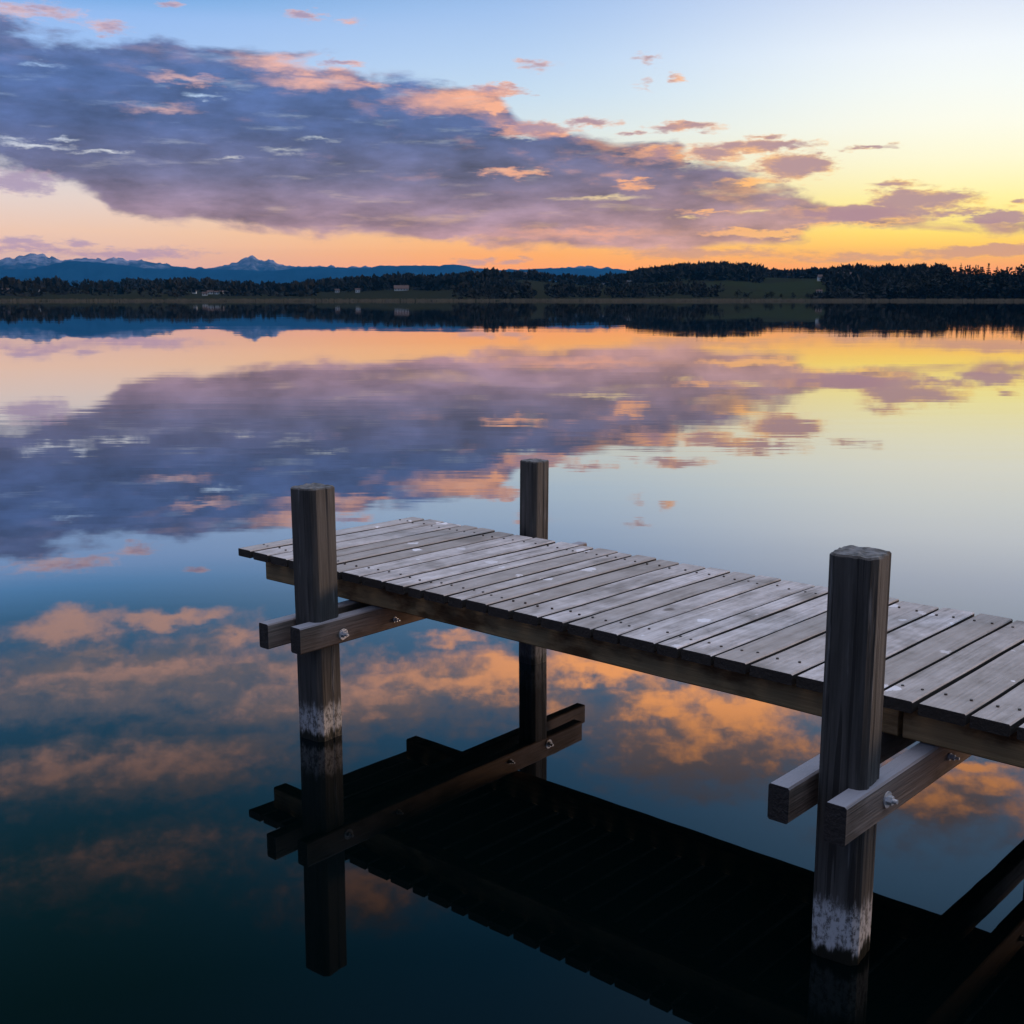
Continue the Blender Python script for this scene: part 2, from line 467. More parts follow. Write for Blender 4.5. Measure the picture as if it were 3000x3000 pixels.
# ------------------------------------------------------------------ far mountains: two ranges
BACK = [(-700, 775), (-400, 768), (-200, 758), (0, 761), (30, 753), (100, 745), (150, 746), (180, 757), (240, 750), (290, 752), (330, 755), (370, 758), (400, 761), (470, 773), (530, 781), (600, 785),
        (640, 782), (670, 770), (693, 766), (716, 752), (737, 743), (752, 755), (768, 764), (786, 756), (802, 760), (822, 768), (842, 774), (880, 780), (940, 775), (962, 776), (985, 783),
        (1060, 778), (1090, 784), (1400, 792), (1600, 786), (1660, 780), (1700, 779), (1760, 781), (1800, 787), (1900, 800), (2100, 802), (2190, 792), (2215, 788), (2245, 799), (2400, 805), (2900, 806), (3500, 804)]
FRONT = [(-700, 792), (-300, 786), (0, 788), (60, 790), (120, 782), (160, 770), (200, 761), (250, 763), (300, 770), (350, 776), (420, 786), (500, 790), (560, 787), (620, 791), (700, 789), (790, 794), (860, 785),
         (920, 782), (1000, 780), (1050, 783), (1085, 783), (1105, 776), (1300, 775), (1350, 777), (1400, 786), (1450, 792), (1500, 789), (1560, 787), (1640, 783), (1700, 785), (1800, 788), (1870, 792),
         (1950, 803), (2100, 812), (2400, 816), (2900, 816), (3500, 815)]


def range_mesh(table, dr, d0, d1, rough, seed, crest):
    bm = bmesh.new()
    xs = [-1900 + 6700 * i / 990 for i in range(991)]
    ds = [d0 + (dr - d0) * (i / 22) for i in range(23)] + [dr + (d1 - dr) * (i / 6) for i in range(1, 7)]
    rows = []
    for x in xs:
        yy = lerp_table(table, x)
        a, e = ang(x, yy)
        hr = CAM_H + dr * math.tan(e)
        hr *= 1 + crest * mnoise.fractal(Vector((x / 26, seed, 0)), .8, 2.2, 5)
        col = []
        for d in ds:
            k = (d - d0) / (dr - d0) if d <= dr else 1 - (d - dr) / (d1 - dr) * .5
            prof = k ** 1.25 if d <= dr else k
            px, py = d * math.sin(a), d * math.cos(a)
            nz = mnoise.fractal(Vector((px / 900 + seed, py / 900, seed)), .9, 2.1, 6)
            gul = abs(mnoise.fractal(Vector((px / 500 + seed, py / 1500, 2 + seed)), .9, 2.0, 5))
            amp = rough * hr * (k * (1.05 - k) * 4 if d <= dr else 0)
            col.append(bm.verts.new((px, py, max(hr * prof + amp * (nz * .35 - gul * .55), -1 if k < .02 else 1))))
        rows.append(col)
    for a, b in zip(rows, rows[1:]):
        for i in range(len(ds) - 1):
            bm.faces.new((a[i], b[i], b[i + 1], a[i + 1]))
    return bm


def mountain_material(snow_line, snow_w, amount):
    m, gg, b = material('mountain_slope')
    co = world_co(gg)
    x, y, z = gg.sep(co)[:]
    n = gg.noise(gg.xyz(gg.m('MULTIPLY', x, .0035), gg.m('MULTIPLY', y, .0016), gg.m('MULTIPLY', z, .008)), 1.0, 7.0, .62)
    s = gg.smooth(gg.m('ADD', z, gg.m('MULTIPLY_ADD', n, 420.0, -210.0)), snow_line, snow_line + snow_w)
    s = gg.m('MULTIPLY', s, gg.smooth(gg.noise(gg.xyz(gg.m('MULTIPLY', x, .006), gg.m('MULTIPLY', y, .004), gg.m('MULTIPLY', z, .02)), 1.0, 6.0, .65), .40, .60, .25, 1.0))
    forest = gg.mix(n, (.004, .028, .072), (.012, .055, .120))  # wooded slopes, with the blue of distant haze painted into the colour
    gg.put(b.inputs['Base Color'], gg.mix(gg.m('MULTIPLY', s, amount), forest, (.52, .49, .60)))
    b.inputs['Roughness'].default_value = 1.0
    b.inputs['Specular IOR Level'].default_value = 0.0
    return m


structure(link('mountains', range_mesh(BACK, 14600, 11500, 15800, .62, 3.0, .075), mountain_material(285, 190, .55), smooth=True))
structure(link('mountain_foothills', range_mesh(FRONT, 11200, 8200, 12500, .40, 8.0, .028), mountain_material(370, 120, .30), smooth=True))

# ------------------------------------------------------------------ far shore: low hills
HILL = [(-600, 836), (-300, 836), (0, 837), (150, 839), (300, 843), (430, 842), (560, 838), (620, 842), (700, 849), (800, 853), (880, 853), (960, 846), (1040, 842), (1130, 836), (1200, 833),
        (1250, 838), (1340, 836), (1440, 826), (1540, 818), (1580, 822), (1640, 827), (1720, 834), (1800, 832), (1850, 822), (1900, 812), (1960, 804), (2040, 800), (2140, 798), (2180, 803),
        (2240, 812), (2330, 815), (2400, 815), (2500, 814), (2600, 814), (2700, 813), (2800, 812), (3000, 811), (3600, 812)]
RIDGE_D = [(-600, 2300), (300, 2300), (800, 2100), (1100, 1750), (1400, 1550), (1650, 1600), (1850, 1750), (2100, 1750), (2400, 1500), (2650, 1350), (3600, 1350)]
SHORE_D = 955.0


def shore_d(x):
    return SHORE_D + 12 * math.sin(x * .006) + 8 * math.sin(x * .017 + 1) + (35 if 1450 < x < 1500 else 0)


def hill_h(x, d):
    """ground height under photo column x at distance d"""
    dr = lerp_table(RIDGE_D, x)
    _, e = ang(x, lerp_table(HILL, x))
    hr = CAM_H + dr * math.tan(e)
    d0 = shore_d(x)
    if d < d0:
        return -.6 - (d0 - d) * .01
    if d <= dr:
        k = (d - d0) / (dr - d0)
        prof = .62 * sstep(0, 1, k) + .38 * k
        bumpy = mnoise.noise(Vector((x / 160, d / 220, 1.0))) * 3.0 * k * (1 - k) * 2
        return .5 + (hr - .5) * prof + bumpy
    k = min((d - dr) / 1800, 1)
    return hr * (1 - .75 * sstep(0, 1, k))


def ground_at(x, d):
    a, _ = ang(x, lerp_table(HILL, x))
    return Vector((d * math.sin(a), d * math.cos(a), hill_h(x, d)))


bm = bmesh.new()
ds = [930, 945, 955, 965, 975, 990, 1010] + [1040 + 45 * i for i in range(32)] + [2600, 3000, 3600, 4500, 6000, 8300]
rows = []
for i in range(481):
    x = -2000 + 15 * i
    rows.append([bm.verts.new(ground_at(x, d)) for d in ds])
for a, b in zip(rows, rows[1:]):
    for i in range(len(ds) - 1):
        bm.faces.new((a[i], b[i], b[i + 1], a[i + 1]))


def hill_material():
    m, gg, b = material('meadow')
    co = world_co(gg)
    x, y, z = gg.sep(co)[:]
    n = gg.noise(gg.xyz(gg.m('MULTIPLY', x, .004), gg.m('MULTIPLY', y, .009), 0.0), 1.0, 3.0, .5)
    fine = gg.noise(co, .15, 4.0, .6)
    # the mown meadow under the tree row; elsewhere rough pasture
    field = gg.m('MULTIPLY', gg.smooth(x, 120, 300), gg.smooth(x, 430, 330))
    meadow = gg.mix(fine, (.019, .026, .012), (.036, .045, .021))
    scrub = gg.mix(fine, (.014, .018, .011), (.034, .034, .020))
    gg.put(b.inputs['Base Color'], gg.mix(gg.m('MULTIPLY', gg.smooth(n, .44, .50), field), scrub, meadow))
    b.inputs['Roughness'].default_value = 1.0
    b.inputs['Specular IOR Level'].default_value = 0.0
    return m


structure(link('hills', bm, hill_material(), smooth=True))

# ------------------------------------------------------------------ trees
rnd = random.Random(11)


def foliage_material(name, c0, c1):
    m, gg, b = material(name)
    oi = gg.n('ShaderNodeObjectInfo')
    n = gg.noise(obj_co(gg), .5, 3.0, .6)
    v = gg.m('MULTIPLY_ADD', oi.outputs['Random'], .5, gg.m('MULTIPLY', n, .5))
    gg.put(b.inputs['Base Color'], gg.mix(v, c0, c1))
    b.inputs['Roughness'].default_value = .9
    b.inputs['Specular IOR Level'].default_value = .1
    return m


m_spruce = foliage_material('spruce_needles', (.006, .012, .010), (.016, .026, .018))
m_leaf = foliage_material('winter_twigs', (.011, .013, .012), (.026, .025, .019))
m_reed, gg, b = material('dry_reed')
gg.put(b.inputs['Base Color'], gg.mix(gg.noise(obj_co(gg), .2, 3.0, .6), (.16, .12, .07), (.34, .26, .16)))
b.inputs['Roughness'].default_value = 1.0


def trunk(bm, h, r):
    n = 6
    rings = []
    for k in range(4):
        z = h * k / 3
        rr = r * (1 - .85 * k / 3)
        rings.append([bm.verts.new((rr * math.cos(2 * math.pi * i / n), rr * math.sin(2 * math.pi * i / n), z)) for i in range(n)])
    for a, b in zip(rings, rings[1:]):
        for i in range(n):
            bm.faces.new((a[i], a[(i + 1) % n], b[(i + 1) % n], b[i]))


def leaf(bm, p, d, u, L, W):
    d = d.normalized()
    s = d.cross(u)
    s = s.normalized() * W if s.length > 1e-4 else Vector((W, 0, 0))
    bm.faces.new([bm.verts.new(q) for q in (p - s * .6, p + d * L * .5 - s, p + d * L, p + d * L * .5 + s, p + s * .6)])


def trunk_mesh(h, r_, mat):
    bm = bmesh.new()
    trunk(bm, h, r_)
    me = bpy.data.meshes.new('trunk'); bm.to_mesh(me); bm.free(); me.materials.append(mat)
    return me


def spruce_mesh(seed, slim):
    r = random.Random(seed)
    bm = bmesh.new()
    H = 1.0
    tiers = 15
    for k in range(tiers):
        z = .08 + .88 * (k / tiers) ** .95
        rad = slim * (1 - (z - .06) / .96) ** .85 * r.uniform(.75, 1.15) + .012
        n = max(5, int(11 - k * .4))
        for i in range(n):
            a = 2 * math.pi * (i + r.random() * .7) / n
            L = rad * r.uniform(.7, 1.2)
            d = Vector((math.cos(a), math.sin(a), -.30 + r.uniform(-.15, .2)))
            leaf(bm, Vector((0, 0, z + r.uniform(-.02, .02))), d, Vector((0, 0, 1)), L, L * .26)
            leaf(bm, Vector((0, 0, z + .02)), d + Vector((0, 0, -.35)), Vector((-math.sin(a), math.cos(a), .2)), L * .9, L * .24)
    for i in range(5):
        leaf(bm, Vector((0, 0, .92)), Vector((r.uniform(-.25, .25), r.uniform(-.25, .25), 1)), Vector((1, 0, .1)), .09, .012)
    me = bpy.data.meshes.new('crown'); bm.to_mesh(me); bm.free(); me.materials.append(m_spruce)
    return me


def broad_mesh(seed, wide):
    r = random.Random(seed)
    bm = bmesh.new()
    lobes = []
    for k in range(9):
        a = r.uniform(0, 2 * math.pi); q = r.uniform(.05, .30) * wide
        lobes.append((Vector((q * math.cos(a), q * math.sin(a), r.uniform(.36, .82))), r.uniform(.13, .22)))
        tip = lobes[-1][0]
        b0 = Vector((0, 0, r.uniform(.22, .45)))
        leaf(bm, b0, tip - b0, Vector((0, 0, 1)), (tip - b0).length, .012)
        leaf(bm, b0, tip - b0, Vector((1, .3, 0)), (tip - b0).length, .012)
    for c, q in lobes:
        for i in range(34):
            v = Vector((r.gauss(0, 1), r.gauss(0, 1), r.gauss(0, 1))).normalized()
            p = c + v * q * r.uniform(.3, 1.05)
            leaf(bm, p, v + Vector((r.uniform(-.6, .6), r.uniform(-.6, .6), r.uniform(-.3, .8))), Vector((r.uniform(-1, 1), r.uniform(-1, 1), r.uniform(-1, 1))), r.uniform(.05, .10), r.uniform(.018, .034))
    me = bpy.data.meshes.new('crown'); bm.to_mesh(me); bm.free(); me.materials.append(m_leaf)
    return me


SPRUCE = [spruce_mesh(i, s) for i, s in enumerate((.17, .20, .15, .23))]
BROAD = [broad_mesh(20 + i, s) for i, s in enumerate((1.0, 1.25, .8, 1.1))]
TRUNK = {'spruce_tree': trunk_mesh(.97, .018, m_spruce), 'broadleaf_tree': trunk_mesh(.62, .028, m_leaf)}


def tree(kind, x, d, h, label, group, cat='tree', sink=0.3):
    me = rnd.choice(SPRUCE if kind == 'spruce_tree' else BROAD)
    o = bpy.data.objects.new(kind, None)
    COL.objects.link(o)
    for nm, dm in (('crown', me), ('trunk', TRUNK[kind])):
        c = bpy.data.objects.new(nm, dm)
        COL.objects.link(c)
        c.parent = o
    p = ground_at(x, d)
    o.location = (p.x, p.y, p.z - sink)
    w = h * rnd.uniform(1.0, 1.5)
    o.scale = (w, w, h)
    o.rotation_euler = (0, 0, rnd.uniform(0, 6.28))
    tag(o, label, cat, group)
    return o


def px_h(px, d):
    return px / F_PX * d


def belt(kind, x0, x1, n, d0, d1, h0, h1, label, group, line=True):
    """n trees between photo columns x0 and x1; distances as a share of the way from shore to ridge; heights in m"""
    for i in range(n):
        x = x0 + (x1 - x0) * (i + rnd.uniform(.1, .9)) / n
        s, r_ = shore_d(x) + 12, lerp_table(RIDGE_D, x)
        k = rnd.uniform(d0, d1)
        tree(kind, x, s + (r_ - s) * k, rnd.uniform(h0, h1), label, group)


# wooded hill right of the middle
belt('spruce_tree', 1800, 2215, 60, .90, 1.02, 10, 17, 'dark spruce in the jagged crest of the rounded wooded hill across the lake', 'spruces on the crest of the wooded hill')
belt('broadleaf_tree', 1880, 2230, 30, .55, .95, 9, 13, 'dark bare tree on the lake-facing slope of the rounded wooded hill', 'trees on the slope of the wooded hill')
# left bank
belt('broadleaf_tree', -40, 640, 36, .30, 1.0, 9, 14, 'low dark tree on the far bank below the snowy mountains, left of the lights', 'trees along the far left bank')
belt('spruce_tree', 262, 375, 9, .30, .5, 12, 17, 'tall dark spruce in the clump standing out from the flat far left bank', 'spruces of the clump on the left bank')
belt('broadleaf_tree', 520, 900, 28, .25, .95, 9, 14, 'dark tree of the low wood behind the small white lakeside houses', 'trees behind the lakeside houses')
# middle hamlet ridge
belt('broadleaf_tree', 940, 1460, 38, .45, 1.0, 10, 17, 'bushy dark tree on the bank left of the church spire', 'trees left of the church')
belt('spruce_tree', 1375, 1480, 6, .12, .40, 13, 18, 'tall dark spruce on the slope below the church spire', 'spruces below the church')
belt('broadleaf_tree', 1500, 1850, 26, .85, 1.02, 8, 13, 'small dark tree on the low ridge between the church and the wooded hill', 'trees on the ridge right of the church')
# meadow ridge and right wood
belt('broadleaf_tree', 2225, 2480, 24, .92, 1.02, 8, 12, 'dark tree in the row above the green meadow across the lake', 'trees above the meadow')
belt('spruce_tree', 2216, 2232, 2, .9, 1.0, 16, 18, 'tall spruce at the right foot of the wooded hill above the meadow', 'spruces above the meadow')
belt('broadleaf_tree', 2440, 2700, 22, .70, 1.0, 9, 15, 'bushy dark tree on the ridge between the meadow and the lakeside wood', 'trees between meadow and wood')
belt('broadleaf_tree', 2150, 2480, 10, .02, .10, 4, 7, 'low dark bush on the shore below the green meadow', 'bushes below the meadow')


def wood(n, x0, x1, h0, h1, label, group):
    for i in range(n):
        x = x0 + (x1 - x0) * (i + rnd.uniform(0, 1)) / n
        top = lerp_table([(2400, 862), (2480, 846), (2560, 825), (2650, 805), (2700, 792), (2760, 780), (2800, 773), (2900, 775), (3000, 770), (3300, 765)], x)
        d = shore_d(x) + rnd.uniform(14, 95)
        _, e = ang(x, top + rnd.uniform(-6, 26))
        gz = hill_h(x, d)
        h = max(6, CAM_H + d * math.tan(e) - gz)
        tree(rnd.choice(['spruce_tree', 'spruce_tree', 'broadleaf_tree']), x, d, h, label, group)


wood(130, 2440, 3230, 18, 28, 'tall dark tree in the dense wood on the far shore at the sunset side', 'trees of the lakeside wood')

# the close woods on the banks behind those trees, one dark mass
bm = bmesh.new()
r = random.Random(8)


def clump(p, w, h, n):
    for _ in range(n):
        v = Vector((r.gauss(0, 1), r.gauss(0, 1), r.gauss(0, 1))).normalized()
        q = p + Vector((v.x * w * .5, v.y * w * .5, h * (.55 + v.z * .45))) * 1.0
        leaf(bm, q, v + Vector((r.uniform(-.5, .5), r.uniform(-.5, .5), r.uniform(.1, .9))), Vector((r.uniform(-1, 1), r.uniform(-1, 1), r.uniform(-1, 1))), w * r.uniform(.30, .55), w * r.uniform(.12, .22))


for x0, x1, n, k0, k1, h0, h1 in ((-1900, -560, 200, .2, 1.0, 6, 11), (3200, 5100, 260, .02, .3, 12, 20), (-560, 560, 190, .2, 1.0, 6, 11), (500, 930, 110, .25, 1.0, 6, 11), (930, 1470, 150, .5, 1.0, 6, 12), (1330, 1560, 50, .05, .5, 4, 9), (1480, 1860, 60, .8, 1.0, 5, 9),
                                  (1790, 2230, 210, .55, 1.0, 7, 11), (1600, 2110, 90, .10, .38, 4, 7), (2220, 2480, 60, .92, 1.05, 6, 9), (2430, 2760, 150, .25, 1.0, 6, 11)):
    for _ in range(n):
        x = r.uniform(x0, x1)
        a_, b_ = shore_d(x) + 12, lerp_table(RIDGE_D, x)
        p = ground_at(x, a_ + (b_ - a_) * r.uniform(k0, k1))
        h = r.uniform(h0, h1)
        clump(p, h * r.uniform(.9, 1.5), h, 36)
o = link('forest', bm, m_leaf)
o['kind'] = 'stuff'; o['label'] = 'dark low woods covering the banks and hills across the lake'

# undergrowth of that wood and the dry reeds along the far shore: nobody could count them
bm = bmesh.new()
r = random.Random(5)
for i in range(5200):
    x = r.uniform(2380, 3350)
    d = shore_d(x) + r.uniform(8, 120)
    p = ground_at(x, d)
    hmax = 2.5 + 12 * sstep(2400, 2760, x)
    p = p + Vector((0, 0, r.uniform(0, hmax)))
    v = Vector((r.gauss(0, 1), r.gauss(0, 1), r.gauss(0, .7)))
    leaf(bm, p, v, Vector((r.uniform(-1, 1), r.uniform(-1, 1), 1)), r.uniform(2.5, 5), r.uniform(.7, 1.5))
o = link('undergrowth', bm, m_leaf)
o['kind'] = 'stuff'; o['label'] = 'dense dark undergrowth filling the wood on the far shore'
bm = bmesh.new()
for i in range(9000):
    x = r.uniform(-300, 3350)
    dens = lerp_table([(-300, .35), (700, .5), (1000, .5), (1400, .45), (1650, .8), (1800, 1), (2150, 1), (2200, .7), (3350, 1)], x)
    if r.random() > dens:
        continue
    d = shore_d(x) + r.uniform(-5, 5)
    p = ground_at(x, d); p.z = -.15
    leaf(bm, p, Vector((r.uniform(-.15, .15), r.uniform(-.15, .15), 1)), Vector((0, 1, 0)), r.uniform(1.2, 2.4), r.uniform(.25, .6))
o = link('shore_reeds', bm, m_reed)
o['kind'] = 'stuff'; o['label'] = 'pale dry reeds in a thin line along the far shore'

# ------------------------------------------------------------------ houses and church on the far shore
def plain(name, col, rough=.8):
    m, gg, b = material(name)
    n = gg.noise(obj_co(gg), .7, 3.0, .6)
    gg.put(b.inputs['Base Color'], gg.mix(n, tuple(v * .85 for v in col), col))
    b.inputs['Roughness'].default_value = rough
    return m


m_white = plain('white_render', (.84, .83, .80))
m_cream = plain('brown_timber', (.16, .12, .09))
m_roof = plain('roof_tile', (.10, .06, .05))
m_glass = plain('window_glass', (.03, .035, .04), .1)
m_slate = plain('spire_slate', (.05, .055, .06))


def box(bm, x0, x1, y0, y1, z0, z1):
    vs = [bm.verts.new(p) for p in ((x0, y0, z0), (x1, y0, z0), (x1, y1, z0), (x0, y1, z0), (x0, y0, z1), (x1, y0, z1), (x1, y1, z1), (x0, y1, z1))]
    for f in ((3, 2, 1, 0), (4, 5, 6, 7), (0, 1, 5, 4), (1, 2, 6, 5), (2, 3, 7, 6), (3, 0, 4, 7)):
        bm.faces.new([vs[i] for i in f])


def house(x, y, d, L, H, label, group, wall, rot=0.0, name='house'):
    p = far_point(x, y, d)
    gz = hill_h(x, d)
    p.z = gz - .3
    a = -math.atan2(p.x, p.y)
    e = empty(name, p, a + rot)
    tag(e, label, 'house', group)
    D = L * .62
    bm = bmesh.new()
    box(bm, -L / 2, L / 2, -D / 2, D / 2, 0, H)
    for sx in (-1, 1):
        f = [bm.verts.new((sx * L / 2, -D / 2, H)), bm.verts.new((sx * L / 2, D / 2, H)), bm.verts.new((sx * L / 2, 0, H + D * .36))]
        bm.faces.new(f if sx > 0 else f[::-1])
    link('wall', bm, wall, e)
    bm = bmesh.new()
    o_, tk = .5, .25
    for s in (-1, 1):
        A = [(-L / 2 - o_, s * (D / 2 + o_), H - .2), (L / 2 + o_, s * (D / 2 + o_), H - .2), (L / 2 + o_, 0, H + D * .36 + .12), (-L / 2 - o_, 0, H + D * .36 + .12)]
        lo = [bm.verts.new(v) for v in A]
        hi = [bm.verts.new((v[0], v[1], v[2] + tk)) for v in A]
        bm.faces.new(lo); bm.faces.new(hi[::-1])
        for i in range(4):
            bm.faces.new((lo[i], lo[(i + 1) % 4], hi[(i + 1) % 4], hi[i]))
    box(bm, L * .18, L * .18 + .7, -.35, .35, H + D * .25, H + D * .36 + 1.3)
    bmesh.ops.recalc_face_normals(bm, faces=bm.faces)
    link('roof', bm, m_roof, e)
    nw = max(2, int(L / 3))
    for fl in range(2 if H > 4.5 else 1):
        for i in range(nw):
            cx = -L / 2 + L * (i + .5) / nw
            bm = bmesh.new()
            box(bm, cx - .5, cx + .5, -D / 2 - .04, -D / 2 + .03, 1.0 + fl * 2.7, 2.3 + fl * 2.7)
            link('window', bm, m_glass, e)
    return e


def house_px(x, y, k, L, H, label, group, wall=None, rot=0.0):
    s, r_ = shore_d(x) + 15, lerp_table(RIDGE_D, x)
    # distance at which the slope is seen at this height in the photo
    best = min((abs((CAM_H - hill_h(x, s + (r_ - s) * q / 60)) / (s + (r_ - s) * q / 60) - (y + 3 - YH) / F_PX), s + (r_ - s) * q / 60) for q in range(61))
    return house(x, y, best[1], L, H, label, group, wall or m_white, rot)


gw = 'white houses strung along the far left shore'
for x, y, L in ((534, 860, 4), (570, 859, 4), (600, 864, 5), (616, 859, 6), (634, 860, 4), (650, 858, 5), (668, 860, 4)):
    house_px(x, y, .3, L, 2.6, 'small white house in the row close to the water below the left wood', gw, rot=rnd.uniform(-.5, .5))
house_px(507, 838, .8, 5, 3, 'small white house alone on the wooded bank above the lakeside row', None, rot=.3)
house_px(640, 838, .8, 5, 3, 'small white house on the bank right of the lone one above the lakeside row', None, rot=-.3)
house_px(110, 854, .4, 5, 3, 'lone white house among dark trees near the left edge of the far bank', None)
house_px(14, 858, .4, 9, 3, 'pale long farmhouse at the very left end of the far bank', None, wall=m_cream)
house_px(988, 855, .5, 5, 3, 'white farmhouse on the meadow bank, the left of two left of the church', None)
house_px(1048, 855, .5, 5, 3.4, 'white farmhouse on the meadow bank, the right of two left of the church', None)
house_px(1176, 849, .6, 15, 2.2, 'long low pale barn half-way up the bank left of the church', None)
house_px(1556, 818, .9, 22, 4.5, 'large dark barn with a long roof on the skyline right of the church', None, wall=m_cream)
house_px(1735, 832, .9, 6, 5, 'white house at the left end of the ridge hamlet beside the wooded hill', None, rot=.5)
house_px(1765, 828, .95, 8, 5, 'second white house on the ridge hamlet with trees on both sides', None, rot=-.3)
house_px(1820, 836, .8, 14, 3, 'long low white house at the left foot of the wooded hill', None)
house_px(1845, 830, .85, 5, 5, 'tall white house touching the left foot of the wooded hill', None, rot=.4)
house_px(2411, 823, .9, 11, 4, 'white house at the right end of the green meadow under the tree row', None, rot=.2)
house_px(2400, 857, .4, 5, 2.2, 'small pale hut low on the green meadow', None)
house_px(2490, 828, .8, 24, 5, 'large brown building behind the bank between the meadow and the lakeside wood', None, wall=m_cream)

# church with a thin spire
xc = 1443
dc = lerp_table(RIDGE_D, xc) * .97
pc = ground_at(xc, dc)
ch = empty('church', (pc.x, pc.y, pc.z - .4), -math.atan2(pc.x, pc.y) + .4)
tag(ch, 'small church whose thin dark spire rises above the trees across the lake', 'church')
bm = bmesh.new(); box(bm, -2, 2, -2, 2, 0, 9); link('tower', bm, m_white, ch)
bm = bmesh.new()
rr = [bm.verts.new((2.3 * math.cos(math.pi / 4 * i), 2.3 * math.sin(math.pi / 4 * i), 9)) for i in range(8)]
r2 = [bm.verts.new((1.1 * math.cos(math.pi / 4 * i), 1.1 * math.sin(math.pi / 4 * i), 12)) for i in range(8)]
tp = bm.verts.new((0, 0, 19))
for i in range(8):
    bm.faces.new((rr[i], rr[(i + 1) % 8], r2[(i + 1) % 8], r2[i])); bm.faces.new((r2[i], r2[(i + 1) % 8], tp))
link('spire', bm, m_slate, ch)
bm = bmesh.new(); box(bm, 2.02, 14, -3.2, 3.2, 0, 5)
for s in (-1, 1):
    bm.faces.new([bm.verts.new(v) for v in ((2.02, s * 3.4, 4.95), (14.2, s * 3.4, 4.95), (14.2, 0, 8.4), (2.02, 0, 8.4))])
bm.faces.new([bm.verts.new(v) for v in ((14, -3.2, 5), (14, 3.2, 5), (14, 0, 8.3))])
link('nave', bm, m_roof, ch)

# ------------------------------------------------------------------ air
bm = bmesh.new()
box(bm, -15800, 15800, -1800, 16800, -2.5, 640)
hm = bpy.data.materials.new('air'); hm.use_nodes = True
hm.node_tree.nodes.clear()
gg = G(hm.node_tree)
out = gg.n('ShaderNodeOutputMaterial'); pv_ = gg.n('ShaderNodeVolumePrincipled')
pv_.inputs['Color'].default_value = (.06, .46, 1.0, 1)
pv_.inputs['Density'].default_value = HAZE
pv_.inputs['Anisotropy'].default_value = 0.0
gg.put(out.inputs['Volume'], pv_.outputs[0])
o = link('haze', bm, hm)
o['kind'] = 'stuff'; o['label'] = 'thin blue evening air over the lake'

#@@JETTY
# ------------------------------------------------------------------ jetty (u along it, v across it, metres)
K = 2.0
TH, OX, OY = -0.7305, -0.7076 * K, 3.0562 * K


def wood_color(gg, co, along, fine=60.0, longs=3.0):
    """grain drawn out along one axis"""
    x, y, z = gg.sep(co)[:]
    sc = {'x': (longs, fine, fine), 'y': (fine, longs, fine), 'z': (fine, fine, longs)}[along]
    p = gg.xyz(gg.m('MULTIPLY', x, sc[0]), gg.m('MULTIPLY', y, sc[1]), gg.m('MULTIPLY', z, sc[2]))
    return p


